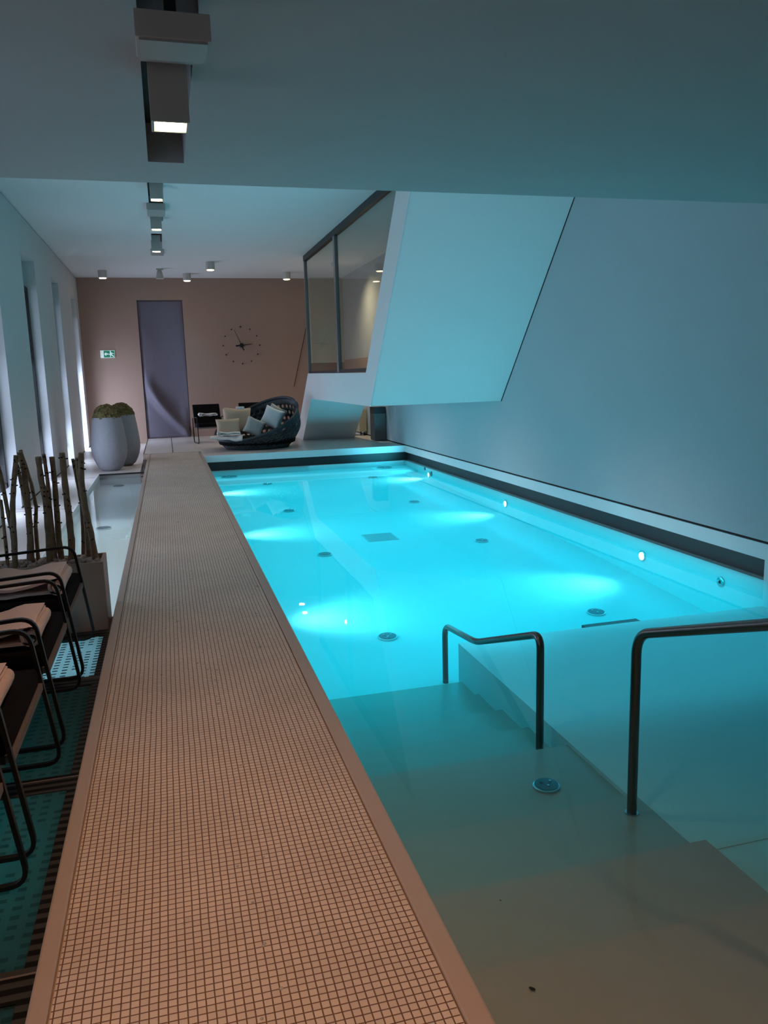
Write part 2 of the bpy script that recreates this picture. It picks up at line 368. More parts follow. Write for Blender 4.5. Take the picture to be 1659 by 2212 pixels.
# pool far wall under slot, floor, bench
wallbox('pool_far_wall', POOLW, 'pale far end wall of the pool', 'pool wall', (PX0, PY1, -1.6, XR, PY1 + .25, ZW - .004), (PX0, PY1 - .002, -.144, XR, PY1, -.001))
wallbox('pool_bench', POOLW, 'submerged bench across the far end of the pool', 'bench', (PX0, 15.98, -1.2, XR, PY1, -.44))
FL = [(5.4, -.95), (6.5, -.85), (8.75, -.725), (10.9, -.66), (13.3, -.60), (16.0, -.51)]
b = MB()
b.poly([(PX0, YB, -1.0)] + [(PX0, y, z) for y, z in FL] + [(PX0, 16.0, -1.6), (PX0, YB, -1.6)], (XR - PX0, 0, 0))
struct(b.build('pool_floor', POOLW, smooth=True), 'pale sloping floor of the blue pool', 'pool floor')
def fz(y):
    for (a, za), (c, zc) in zip(FL, FL[1:]):
        if a <= y <= c: return za + (zc - za) * (y - a) / (c - a)
    return FL[0][1]
# submerged stair
SX = 2.15
NS = [(2.23, -.43), (2.70, -.47), (3.24, -.55), (3.93, -.60), (4.45, -.72), (4.88, -.78), (5.32, -.84), (5.68, -.88)]
b = MB(); pts = [(PX0, YB, NS[0][1])]
for i, (y, z) in enumerate(NS):
    pts.append((PX0, y, z)); pts.append((PX0, y + .002, NS[i + 1][1] if i < 7 else -1.3))
pts.append((PX0, YB, -1.3))
b.poly(pts, (SX - PX0, 0, 0))
b.box(SX, YB, -1.3, SX + .9, NS[0][0], NS[0][1]); b.box(SX, YB, -1.3, SX + .012, NS[1][0], NS[1][1]); b.box(SX, YB, -1.3, SX + .012, NS[2][0], NS[2][1])
struct(b.build('pool_steps', STONE), 'broad stone steps descending into the pool beside the walkway', 'steps')
b = MB(); b.box(SX, YB, -1.3, XR, 5.75, -.575)
struct(b.build('submerged_platform', POOLW), 'wide submerged platform to the right of the pool steps', 'platform')
b = MB(); b.box(SX + .01, 2.755, -.5748, XR, 2.785, -.571)
struct(b.build('trim_4', TROLW), 'thin pale joint line across the submerged platform', 'trim')
b = MB(); b.box(3.31, 5.75, -.66, 3.84, 5.83, -.578)
struct(b.build('trim_5', RECESS), 'small ledge on the far edge of the submerged platform', 'ledge')
b = MB(); b.box(PX0, YB, ZW - .002, XR, PY1, ZW)
w = MB().box(PX0 - .02, YB - .02, -1.5, XR + .02, PY1 + .02, ZW).build('pool_water', WATER)
tag(w, 'clear turquoise lit water filling the large pool', 'water', kind='stuff')
# left pool
wallbox('narrow_pool_basin', POOLW, 'pale floor of the narrow pool on the window side', 'pool floor', (-1.31, 5.96, -.7, WX, 15.65, -.34), (-1.33, 5.96, -.7, -1.31, 15.65, ZL))
wallbox('planter_plinth', RECESS, 'dark strip of floor under the planter', 'floor', (XL - .5, 5.58, -.7, WX, 5.96, ZL))
w = MB().face([(-1.31, 5.96, -.175), (WX, 5.96, -.175), (WX, 15.6, -.175), (-1.31, 15.6, -.175)]).build('narrow_pool_water', SHALLOW)
tag(w, 'still shallow water of the narrow pool beside the windows', 'water', kind='stuff')

# glass floor, near left
wallbox('light_well', POOLW, 'pale well under the glass floor panels', 'floor', (XL - .6, YB, -1.4, WX, 5.58, -1.3), (XL - .6, YB, -1.3, XL - .5, 5.58, ZL - .03), (XL - .5, 4.60, -1.3, WX, 4.64, ZL - .03))  # cross wall added to block the lamp's light beyond the first panel
for i, (y0, y1) in enumerate([(4.71, 5.58), (3.49, 4.71), (2.27, 3.49), (1.05, 2.27), (-.17, 1.05)]):
    lab = ['bright fritted glass floor panel before the planter', 'glass floor panel under the second pair of towel chairs, dim teal', 'dark teal glass floor panel beside the middle of the walkway kerb',
           'darkest glass floor panel at the lower left corner', 'glass floor panel nearest the viewer'][i]
    t = thing('glass_floor_panel', lab, 'floor panel', ((XL + WX) / 2, y0, ZL), 0, 'glass floor panels on the window side')
    f = MB(); f.box(-.53, y0, ZL - .03, WX - .004, y1, ZL); f.box(XL - .49, y0, ZL - .03, XL + .06, y1, ZL)
    f.box(XL + .06, y0, ZL - .03, -.53, y0 + .03, ZL); f.box(XL + .06, y1 - (.06 if i == 0 else .11), ZL - .03, -.53, y1, ZL)
    f.build('frame', BAND, t)
    MB().box(XL + .06, y0 + .03, ZL - .014, -.53, y1 - (.06 if i == 0 else .11), ZL - .004).build('pane', FRIT if i == 0 else FRIT2, t)
    MB().box(XL + .06, y0 - .004, ZL, WX - .004, y0 + .004, ZL + .002).build('joint_strip', RAILG, t)

# far wall with doorway
b = MB(); b.box(XL - .6, YF, -.5, -.57, YF + .3, ZC + .4); b.box(-.57, YF, 3.72, .62, YF + .3, ZC + .4); b.box(.62, YF, -.5, XR + .6, YF + .3, ZC + .4)
b.box(-.6, YF + .25, -.3, .65, YF + .3, 3.8)
struct(b.build('wall_far', TAUPE), 'taupe painted far wall with clock, exit sign and doorway', 'wall')
b = MB(); b.tube([(4.06, YF - .012, 3.175), (3.573, YF - .012, 1.302)], .008, 6)
struct(b.build('trim_6', DARK), 'thin slanted dark line on the taupe wall beside the stair', 'trim')
# wall behind camera
wallbox('wall_back', WALLP, 'plain wall behind the viewer', 'wall', (XL - .6, YB - .3, -1.6, XR + .6, YB, ZC))
# left wall with niches
WIN = [(-.2, 1.2), (3.4, 4.8), (6.95, 8.3), (10.5, 11.85), (14.0, 15.4), (17.55, 18.65), (21.0, 22.2)]
b = MB(); y = YB
for a, c in WIN:
    b.box(XL - .55, y, -.5, XL, a, 3.70); y = c
b.box(XL - .55, y, -.5, XL, YF, 3.70); b.box(XL - .55, YB, 3.70, XL, YF, ZC - .02)
struct(b.build('wall_left', WALLP), 'long pale wall with tall window niches on the left', 'wall')
wallbox('trim_7', DARK, 'thin dark gap between left wall and ceiling', 'trim', (XL - .5, YS, ZC - .02, XL - .02, YF, ZC))
for i, (a, c) in enumerate(WIN):
    t = thing('window_%d' % (i + 1), 'tall narrow black framed window set deep in the left wall', 'window', (XL - .2, (a + c) / 2, ZL)); t['kind'] = 'structure'
    f = MB(); x0, x1 = XL - .26, XL - .15
    f.box(x0, c - .07, .18, x1, c, 3.25); f.box(x0, a, .18, x1, a + .07, 3.25); f.box(x0, a, 3.18, x1, c, 3.25); f.box(x0, a, .18, x1, c, .25)
    f.build('window_frame', BLACKM, t)
    MB().box(x0 + .04, a + .07, ZL + .004, x0 + .05, c - .07, 3.18).build('pane', GLASS, t)
    s = MB(); s.box(XL - .5, a, 3.25, XL - .22, c, 3.70)
    s.build('window_panel', WALLP, t)

# ceilings: rectangle with rectangular holes
def slab(x0, y0, x1, y1, z0, z1, holes):
    q = MB(); ys = sorted(set([y0, y1] + [h[1] for h in holes] + [h[3] for h in holes]))
    for ya, yb in zip(ys, ys[1:]):
        hs = [h for h in holes if h[1] <= ya + 1e-6 and h[3] >= yb - 1e-6]; x = x0
        for h in sorted(hs): q.box(x, ya, z0, h[0], yb, z1); x = h[2]
        q.box(x, ya, z0, x1, yb, z1)
    return q
NSL = [(.005, .3, .215, 2.2), (.0, 2.35, .215, 3.19), (.0, 3.66, .21, 5.24)]
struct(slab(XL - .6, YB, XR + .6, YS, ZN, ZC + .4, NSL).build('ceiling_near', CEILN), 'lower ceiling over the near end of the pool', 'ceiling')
for i, h in enumerate(NSL):
    q = MB(); q.box(h[0], h[1], ZN + .22, h[2], h[3], ZN + .26)
    struct(q.build('trim_%d' % (8 + i), BROWNIN), 'dark bottom of a light slot in the near ceiling', 'light slot')
FSL = [(-.035, 11.0, .18, 13.5), (-.035, 13.75, .175, 14.75), (-.045, 16.0, .155, 17.75)]
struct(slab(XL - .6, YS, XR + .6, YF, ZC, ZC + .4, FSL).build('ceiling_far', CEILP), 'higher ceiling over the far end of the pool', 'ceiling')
for i, h in enumerate(FSL):
    q = MB(); q.box(h[0], h[1], ZC + .14, h[2], h[3], ZC + .18)
    struct(q.build('trim_%d' % (11 + i), BROWNIN), 'dark bottom of a light slot in the far ceiling', 'light slot')

# ------------------------------------------------------------------ stair body
xs = 3.27; th = .02
b = MB()
side = [(12.78, 1.067), (18.33, 1.067), (19.75, 0.0), (20.75, 0.0), (18.62, 1.65), (13.02, 1.62), (10.80, ZC), (10.02, ZC)]
b.poly([(xs, y, z) for y, z in side], (th, 0, 0))
struct(b.build('stair_side_wall', STAIRP), 'pale slanted side wall of the staircase above the pool', 'staircase')
Ll = [(xs + th, 12.765, 1.068), (xs + th, 10.005, ZC)]; Rr = [(XR, 11.56, 1.125), (XR, 8.78, ZC)]
up = Vector((0, .22, .2))
b = MB()
v = [Vector(Ll[0]), Vector(Ll[1]), Vector(Rr[1]), Vector(Rr[0])]
b.v += [tuple(p) for p in v] + [tuple(p + up) for p in v]
b.f += [(0, 1, 2, 3), (7, 6, 5, 4), (0, 4, 5, 1), (1, 5, 6, 2), (2, 6, 7, 3), (3, 7, 4, 0)]
struct(b.build('stair_flight_underside', STAIRP), 'broad slanted underside of the upper stair flight over the pool', 'staircase')
b = MB(); b.poly([(xs + th, 12.75, 1.067), (XR, 11.60, 1.125), (XR, 18.33, 1.067), (xs + th, 18.33, 1.067)], (0, 0, .18))
b.poly([(xs + th, 18.33, 1.067), (4.55, 18.33, 1.067), (4.55, 19.75, 0), (xs + th, 19.75, 0)], (0, .25, .18))
b.poly([(4.55, 18.33, 1.067), (4.55, 18.5, 1.4), (4.55, 20.75, 0), (4.55, 19.75, 0)], (.06, 0, 0))
struct(b.build('stair_landing', STAIRP), 'pale stair landing and lower flight resting on the deck', 'staircase')
b = MB(); b.box(4.10, YF - .25, 1.95, XR, YF - .02, ZC); 
struct(b.build('wall_stairwell', mat('beige_paint', (.52, .49, .40), .8)), 'beige wall behind the glazed staircase', 'wall')
b = MB(); b.box(XR - .07, 13.3, 1.26, XR - .052, YF - .26, 2.02); struct(b.build('wall_stairwell_dado', BROWNW), 'brown lower wall band inside the glazed staircase', 'wall')
b = MB(); b.box(XR - .05, 13.3, 1.26, XR - .002, YF - .26, ZC)
struct(b.build('wall_stairwell_side', mat('beige_paint_2', (.40, .39, .35), .8)), 'greyish beige side wall inside the glazed staircase', 'wall')
b = MB().tube([(XR - .002, 11.56, 1.125), (XR - .002, 8.78, ZC)], .009, 6)
struct(b.build('trim_14', DARK), 'thin dark shadow line where the slanted stair underside meets the right wall', 'trim')
# glazing
t = thing('stair_glazing', 'two tall glass panes in dark metal frame on the stair side', 'glazing', (xs, 16, 1.65)); t['kind'] = 'structure'
gx = xs + .03
def zglass(y): return ZC if y > 10.8 else ZC
MB().poly([(gx, 18.5, 1.66), (gx, 15.25, 1.66), (gx, 15.25, 4.28), (gx, 18.5, 4.28)], (.012, 0, 0)).build('pane', GLASS, t)
MB().poly([(gx, 15.15, 1.66), (gx, 13.02, 1.63), (gx, 10.86, 4.28), (gx, 15.15, 4.28)], (.012, 0, 0)).build('pane', GLASS, t)
f = MB(); f.box(xs - .005, 18.47, 1.65, xs + .06, 18.56, 4.3); f.build('post', FRAMEM, t)
f = MB(); f.box(xs - .005, 15.13, 1.65, xs + .06, 15.28, 4.3); f.build('post', FRAMEM, t)
f = MB(); f.box(xs - .01, 10.8, 4.18, xs + .08, 18.56, 4.299); f.build('head_rail', BLACKM, t)
f = MB(); f.box(xs + .01, 13.02, 1.635, xs + .06, 18.56, 1.70); f.build('bottom_rail', BLACKM, t)
bp_ = thing('stairwell_lamp', 'warm lamp inside the glazed stairwell', 'lamp', (4.2, 19.6, 4.25))
MB().lathe([(.07, 4.22), (.07, 4.30)], 20, (4.2, 19.6, 0)).build('housing', FIXT, bp_, smooth=True)
spot('beam', (4.2, 19.6, 4.2), (0, -.2, -1), 240, (1, .86, .62), 150, 1.0, .05, bp_)

# ------------------------------------------------------------------ curtain in the doorway
b = MB(); nx, nz = 60, 90; x0, x1, z0, z1 = -.565, .615, .01, 3.715
for j in range(nz + 1):
    for i in range(nx + 1):
        u = i / nx; vv = j / nz; z = z0 + (z1 - z0) * vv; x = x0 + (x1 - x0) * u
        # curved fold sweeping from the left at mid height down to the lower right
        fx = .12 + .85 * max(0, (.42 - vv) / .40) ** 1.5; d = (u - fx) / .12
        a = .16 * math.exp(-d * d) * min(1, max(0, (.50 - vv) / .2)) * (1 if vv > .02 else .3)
        a2 = .05 * math.exp(-((u - .9) / .1) ** 2) * math.exp(-((vv - .12) / .1) ** 2)
        e = min(1, u * 12, (1 - u) * 12)
        b.v.append((x, YF + .06 - (a + a2 + .02 * math.sin(u * 5 + vv * 3)) * e, z))
for j in range(nz):
    for i in range(nx):
        q = j * (nx + 1) + i; b.f.append((q, q + 1, q + nx + 2, q + nx + 1))
o = b.build('curtain', CURT, smooth=True, angle=180); md = o.modifiers.new('solid', 'SOLIDIFY'); md.thickness = .008
tag(o, 'purple grey fabric curtain with a sweeping fold filling the far doorway', 'curtain')

# ------------------------------------------------------------------ clock
t = thing('wall_clock', 'large frameless wall clock with dot markers on the taupe wall', 'clock', (2.15, YF - .02, 2.485))
def disc(q, x, z, r, y0, y1, seg=12): q.lathe([(r, y0), (r, y1)], seg, (x, 0, z), 'y')
q = MB(); disc(q, 2.15, 2.485, .058, YF - .06, YF, 20); q.build('hub', BLACKM, t, smooth=True)
for ang, ln, tl, wd in ((math.radians(-23), .47, .15, .010), (math.radians(84), .32, .16, .014)):
    d = Vector((math.sin(ang), 0, math.cos(ang))); c = Vector((2.15, YF - .05, 2.485)); n = Vector((d.z, 0, -d.x))
    q = MB(); q.poly([c - d * tl + n * wd * 1.6, c - d * tl - n * wd * 1.6, c - n * wd, c + d * ln - n * wd * .3, c + d * ln + n * wd * .3, c + n * wd], (0, .006, 0))
    q.build('hand', BLACKM, t)
for k in range(12):
    a = k * PI / 6; q = MB(); disc(q, 2.15 + .505 * math.sin(a), 2.485 + .505 * math.cos(a), .018, YF - .03, YF, 10); q.build('hour_marker', BLACKM, t, smooth=True)

# ------------------------------------------------------------------ exit sign
sx0, sx1, sz0, sz1 = -1.60, -1.235, 2.215, 2.415; sy = YF - .03
t = thing('exit_sign', 'green emergency exit sign with arrow and running figure', 'sign', ((sx0 + sx1) / 2, YF, sz0))
MB().box(sx0, sy, sz0, sx1, YF, sz1).build('housing', SIGNW, t)
MB().box(sx0 + .085, sy - .004, sz0 + .012, sx1 - .008, sy, sz1 - .012).build('green_face', GREEN, t)
def flat(pts, name):
    return MB().poly([(sx0 + x, sy - .007, sz0 + z) for x, z in pts], (0, .003, 0)).build(name, SIGNW, t)
flat([(.095, .10), (.145, .15), (.15, .125), (.20, .115), (.20, .088), (.15, .085), (.14, .05)], 'arrow')
MB().lathe([(.017, sy - .007), (.017, sy - .004)], 14, (sx0 + .255, 0, sz0 + .165), 'y').build('running_figure', SIGNW, t)
flat([(.245, .15), (.27, .145), (.345, .115), (.34, .10), (.285, .115), (.30, .08), (.35, .04), (.34, .022), (.275, .06), (.262, .08), (.262, .022), (.24, .022), (.24, .085), (.21, .085), (.205, .105), (.24, .11)], 'running_figure')

# ------------------------------------------------------------------ ceiling lights
def cube_lamp(x, y, zb, zt, w, label, on=True, power=E_WARM, col=WARM):
    t = thing('ceiling_spotlight', label, 'ceiling light', (x, y, zt), 0, 'cube spotlights over the walkway')
    q = MB(); h = w / 2; wl = .012
    q.box(x - h, y - h, zb, x - h + wl, y + h, zt); q.box(x + h - wl, y - h, zb, x + h, y + h, zt)
    q.box(x - h + wl, y - h, zb, x + h - wl, y - h + wl, zt); q.box(x - h + wl, y + h - wl, zb, x + h - wl, y + h, zt); q.box(x - h + wl, y - h + wl, zb + .05, x + h - wl, y + h - wl, zt)
    q.build('housing', FIXT, t)
    MB().lathe([(h * .74, zb + .004), (h * .74, zb + .05)], 20, (x, y, 0)).build('lens', LENS, t)
    spot('beam', (x, y, zb - .02), (0, 0, -1), power, col, 98, 1.0, .05, t)
    return t
cube_lamp(.105, 3.77, 2.68, 2.99, .160, 'lit cube spotlight in the near ceiling slot, the largest one')
cube_lamp(.11, 1.9, 2.68, 2.99, .160, 'cube spotlight in the near ceiling slot above the viewer', power=E_WARM * 1.5)
cube_lamp(.11, .2, 2.68, 2.99, .160, 'cube spotlight in the near ceiling slot behind the viewer', power=E_WARM * 1.5)
cube_lamp(.08, 12.13, 4.10, 4.40, .18, 'lit cube spotlight just beyond the soffit edge, nearest of the far row', power=E_FAR * 3.6, col=WARM2)
cube_lamp(.055, 14.45, 4.10, 4.40, .18, 'lit cube spotlight in the middle of the far ceiling row', power=E_FAR * 3.6, col=WARM2)
cube_lamp(.032, 16.85, 4.10, 4.40, .18, 'lit cube spotlight at the far end of the far ceiling row', power=E_FAR * 3.6, col=WARM2)
t = thing('ceiling_downlight', 'recessed warm downlight behind the viewer over the pool steps', 'ceiling light', (2.7, .1, ZN))
MB().lathe([(.07, ZN - .012), (.075, ZN)], 24, (2.7, .1, 0)).build('ring', FIXT, t, smooth=True)
MB().lathe([(.055, ZN - .016), (.055, ZN - .011)], 20, (2.7, .1, 0)).build('lens', LENS, t)
spot('beam', (2.7, .1, ZN - .03), (0, .25, -1), E_WARM * 1.2, WARM, 80, 1.0, .05, t)
def light_box(x0, x1, y0, y1, zb, zt, label):
    t = thing('ceiling_box', label, 'ceiling fixture', ((x0 + x1) / 2, (y0 + y1) / 2, zt), 0, 'unlit white ceiling boxes')
    MB().box(x0, y0, zb + .008, x1, y1, zt).build('housing', FIXT, t, bevel=.003)
    MB().box(x0 + .012, y0 + .006, zb, x1 - .012, y1 - .006, zb + .008).build('cover', mat('opal_cover', (.40, .40, .38), .4), t)
cube_lamp(.10, 7.3, 4.10, 4.28, .18, 'cube spotlight hidden above the soffit edge over the walkway', power=62, col=WARM2)
cube_lamp(.09, 9.6, 4.10, 4.28, .18, 'second cube spotlight hidden above the soffit edge', power=62, col=WARM2)
light_box(-.012, .238, 2.96, 3.14, 2.72, 2.815, 'broad unlit white box hanging from the near ceiling between two slots')
MB().box(.09, 3.03, 2.815, .13, 3.07, ZN + .22).build('stem', DARK, [o for o in C.objects if o.name == 'ceiling_box'][0])
light_box(-.075, .205, 13.3, 13.85, 4.20, 4.30, 'small unlit white box between far ceiling slots')
light_box(-.085, .185, 17.78, 18.5, 4.26, 4.30, 'flat unlit white plate behind the last cube spotlight')
for x, y, lab in [(-1.29, 21.3, 'small lit cylinder spotlight near the left window wall'), (.755, 21.8, 'small lit cylinder spotlight right of the doorway'),
                  (1.235, 19.65, 'small lit cylinder spotlight nearest the viewer, above the lounge'), (3.30, 21.4, 'small lit cylinder spotlight beside the glazed stair')]:
    t = thing('ceiling_downlight', lab, 'ceiling light', (x, y, ZC), 0, 'small cylinder spotlights by the far wall')
    MB().lathe([(.105, 4.12), (.105, 4.30)], 20, (x, y, 0)).build('housing', FIXT, t, smooth=True)
    MB().lathe([(.08, 4.108), (.08, 4.121)], 20, (x, y, 0)).build('lens', LENS, t)
    spot('beam', (x, y, 4.08), (0, .05, -1), E_FAR * .8, WARM2, 100, 1.0, .05, t)
t = thing('track_spotlight', 'unlit white cone spotlight on the ceiling before the doorway', 'ceiling light', (.08, 20.9, ZC))
MB().box(.0, 20.85, 4.27, .16, 20.95, 4.30).build('base', FIXT, t)
MB().lathe([(.10, 4.06), (.09, 4.10), (.06, 4.24), (.03, 4.27)], 16, (.075, 20.9, 0)).build('shade', FIXT, t, smooth=True)

# ------------------------------------------------------------------ daylight in the niches
for i, (a, c) in enumerate(WIN):
    if i < 2: continue
    area_light('window_daylight', (XL - .44, (a + c) / 2, 1.35), (1, 0, -.35), 2.2, c - a - .15, E_DAY * (.4, .4, .5, .8, 1, 1, 6.0)[i], DAY)

for i, (a, c) in enumerate(WIN):
    if i > 1: area_light('window_daylight', (XL - .44, (a + c) / 2, .22), (1, 0, -.5), .5, c - a - .2, 38 * (.8, .8, 1, 1, 1, 1, 1.6)[i], DAY)  # extra low area lights added to brighten the floor by the windows
b = MB(); y = YB
for a, c in WIN: b.box(XL - .01, y, ZL, XL + .004, a, ZL + .02); y = c
b.box(XL - .01, y, ZL, XL + .004, YF, ZL + .02)
for a, c in WIN[2:]: b.box(XL - .5, c - .35, ZL, -1.34, c - .34, ZL + .0015)
struct(b.build('baseboard_left', DARK), 'dark gap line at the foot of the left wall and joints of the pale floor', 'baseboard')
# ------------------------------------------------------------------ pool lamps
def pool_lamp(x, y, z, sgn, label):
    t = thing('pool_lamp', label, 'underwater light', (x, y, z), 0, 'round underwater wall lamps')
    MB().lathe([(.062, -.004), (.062, .012), (.052, .016)], 24, (0, 0, 0), 'x').build('ring', CHROME, t, smooth=True, local=True).scale = (sgn, 1, 1)
    MB().lathe([(.046, .01), (.046, .02), (.03, .026)], 20, (0, 0, 0), 'x').build('lens', PLENS, t, smooth=True, local=True).scale = (sgn, 1, 1)
    spot('beam', (x + sgn * .10, y, ZW - .02), (sgn * 1.0, 0, -.38), E_POOLSPOT, CYANW, 80, 1.0, .2, t)
    area_light('glow', (x + sgn * 1.12, y, ZW - .004), (0, 0, -1), 2.16, 3.8, E_POOL, CYAN, t)
    if sgn < 0 and y > 15: spot('upward_spill', (x - .06, y, z + .05), (-1.25, 3.5, 1.1), 280, CYAN, 50, 1.0, .14, t)
    if sgn < 0 and y < 13: spot('upward_spill', (x - .10, y, z + .05), (-1.2, 10.4 - y + .5, 3.0), 38 if y < 9 else 20, CYAN, 62, 1.0, .08, t)
    if sgn > 0 and y > 9: spot('upward_spill', (x + .06, y, z + .03), (1, 0, .62), E_UP, CYAN, 80, 1.0, .08, t)
pool_lamp(XR, 7.63, -.52, -1, 'glowing round underwater lamp in the right pool wall, nearer one')
pool_lamp(XR, 11.39, -.49, -1, 'glowing round underwater lamp in the right pool wall, farther one')
pool_lamp(XR, 15.2, -.47, -1, 'added underwater lamp in the far right corner of the pool wall')  # added lamp; its upward spot brightens the lower stair face
pool_lamp(PX0, 7.45, -.55, 1, 'underwater lamp under the walkway edge, nearest the steps')
_lamp = [o for o in C.objects if o.name.startswith('pool_lamp')][-1]
area_light('glow', (2.9, 4.85, ZW - .004), (0, 0, -1), 4.3, 1.5, 6.5, CYAN, _lamp)  # more added area light, over the platform and lower steps, no fixture there
area_light('glow', (2.9, 3.45, ZW - .004), (0, 0, -1), 4.3, 1.3, .9, CYAN, _lamp)
area_light('added_wash', (4.25, 11.3, ZW - .10), (1, 0, -.3), 11.0, .12, 9.0, CYAN, _lamp, math.radians(110))  # unseen strip light added in mid-water to brighten the right pool wall
pool_lamp(PX0, 11.25, -.50, 1, 'underwater lamp under the walkway edge, middle one')
pool_lamp(PX0, 14.9, -.46, 1, 'underwater lamp under the walkway edge, farthest one')

t = thing('pool_lamp', 'unseen fill lamp added to the narrow pool, hidden behind the planter', 'underwater light', (-.88, 5.66, -.24))
MB().lathe([(.04, 5.955), (.04, 5.975)], 20, (-.88, 0, -.25), 'y').build('lens', PLENS, t)
area_light('glow', (-.88, 8.8, -.18), (0, 0, -1), .8, 5.6, 6, (.75, .93, 1), t)  # added area light that brightens the shallow water
# ------------------------------------------------------------------ jets
DISC = mat('jet_steel', (.10, .17, .20), .35, metal=.6)
def jet(x, y, z, r, label, group, tilt=0):
    t = thing('pool_jet', label, 'pool jet', (x, y, z), 0, group)
    MB().lathe([(r, 0), (r, .012), (r * .93, .016)], 28).build('rim', CHROME, t, smooth=True, local=True)
    MB().lathe([(r * .90, .010), (r * .88, .020), (r * .3, .023)], 28).build('cover', DISC, t, smooth=True, local=True)
    for k in range(3):
        a = k * 2 * PI / 3 + .4
        MB().lathe([(r * .12, .02), (r * .10, .030)], 10, (r * .4 * math.cos(a), r * .4 * math.sin(a), 0)).build('nozzle', CHROME, t, local=True)
    if tilt: t.rotation_euler = (tilt, 0, 0)
rows = ['nearest', 'second', 'third', 'farthest']
for i, y in enumerate((6.8, 9.8, 12.85, 15.69)):
    for x, sd in ((1.84, 'walkway side'), (4.02, 'right wall side')):
        tl = math.atan2(fz(y + .1) - fz(y - .1), .2)
        jet(x, y, fz(y), .092, 'round metal jet on the pool floor, %s of the row on the %s' % (rows[i], sd), 'round jets in the pool floor', tl)
jet(1.81, 3.53, -.60, .072, 'round metal disc on the submerged step between the two handrails', None)
jet(1.16, 16.55, -.44, .17, 'large round disc on the far bench near the walkway', 'discs on the far bench')
jet(4.51, 16.55, -.44, .17, 'large round disc on the far bench near the right wall', 'discs on the far bench')
jet(-.965, 15.35, -.34, .10, 'round disc in the narrow pool near the concrete vases', 'discs in the narrow pool')
jet(-.925, 10.95, -.34, .10, 'round disc in the narrow pool, nearer the planter', 'discs in the narrow pool')
t = thing('floor_light', 'tiny glowing light in the pool near the walkway edge', 'underwater light', (1.21, 7.68, fz(7.68)))
MB().lathe([(.028, 0), (.026, .012)], 16).build('lens', PLENS, t, local=True)
for y, z, r, lab in ((15.46, -.372, .035, 'small round wall inlet in the far right corner, upper one'), (15.05, -.43, .05, 'small round wall inlet in the far right corner, lower one'), (6.31, -.49, .05, 'round wall inlet in the right pool wall near the platform')):
    t = thing('wall_inlet', lab, 'pool inlet', (XR, y, z), 0, 'round inlets in the right pool wall')
    MB().lathe([(r, 0), (r, .012), (r * .8, .016)], 20, (0, 0, 0), 'x').build('ring', CHROME if r == .05 and y < 7 else DISC, t, smooth=True, local=True).scale = (-1, 1, 1)
    MB().lathe([(r * .35, .01), (r * .3, .02)], 12, (0, 0, 0), 'x').build('hole', DARK, t, local=True).scale = (-1, 1, 1)
tl = math.atan2(fz(10.6) - fz(10.4), .2)
t = thing('floor_drain', 'faint square drain plate in the middle of the pool floor', 'drain', (2.77, 10.5, fz(10.5) + .002)); t.rotation_euler = (tl, 0, 0)
MB().box(-.22, -.22, -.003, .22, .22, .004).build('plate', mat('drain_plate', (.42, .50, .52), .5), t, local=True)
q = MB()
for k in range(12): q.box(-.20, -.2 + k * .035, .004, .20, -.19 + k * .035, .006)
q.build('grate_slot', mat('drain_slot', (.3, .38, .4), .5), t, local=True)
# fallen leaf specks
for (x, y, z, s, lab) in ((1.031, 2.099, -.427, .012, 'tiny dark leaf lying on the nearest pool step'), (1.134, 2.592, -.467, .005, 'tiny dark speck on the second pool step')):
    q = MB(); q.lathe([(s * .2, 0), (s * .8, s * .2), (s, s * .35), (s * .4, s * .6)], 8); o = q.build('leaf_fragment', DARK); o.location = (x, y, z); o.scale = (.5, 1, 1); o.rotation_euler = (0, 0, .8)
    tag(o, lab, 'leaf')

# ------------------------------------------------------------------ handrails
t = thing('handrail', 'steel handrail dipping under water by the lower pool steps', 'handrail', (2.05, 4.09, -.62), 0, 'steel pool handrails')
p = round_path([(2.05, 5.79, -.93), (2.05, 5.79, -.425), (2.05, 5.12, -.345), (2.05, 4.09, .045), (2.05, 4.09, -.70)], .10, n=8)
MB().tube(p, .0235, 14).build('rail', STEEL, t, smooth=True)
MB().lathe([(.034, -.72), (.034, -.715)], 20, (2.05, 4.09, 0)).build('collar', CHROME, t)
t = thing('handrail', 'steel handrail rising out of the frame by the upper pool steps', 'handrail', (2.05, 3.1, -.55), 0, 'steel pool handrails')
p = round_path([(2.05, 3.1, -.55), (2.05, 3.1, .365), (2.05, 1.55, .93), (2.05, 1.55, -.43)], .10, n=8)
MB().tube(p, .0235, 14).build('rail', STEEL, t, smooth=True)
MB().lathe([(.034, -.55), (.033, -.543)], 20, (2.05, 3.1, 0)).build('collar', CHROME, t)
MB().lathe([(.034, -.43), (.033, -.423)], 20, (2.05, 1.55, 0)).build('collar', CHROME, t)

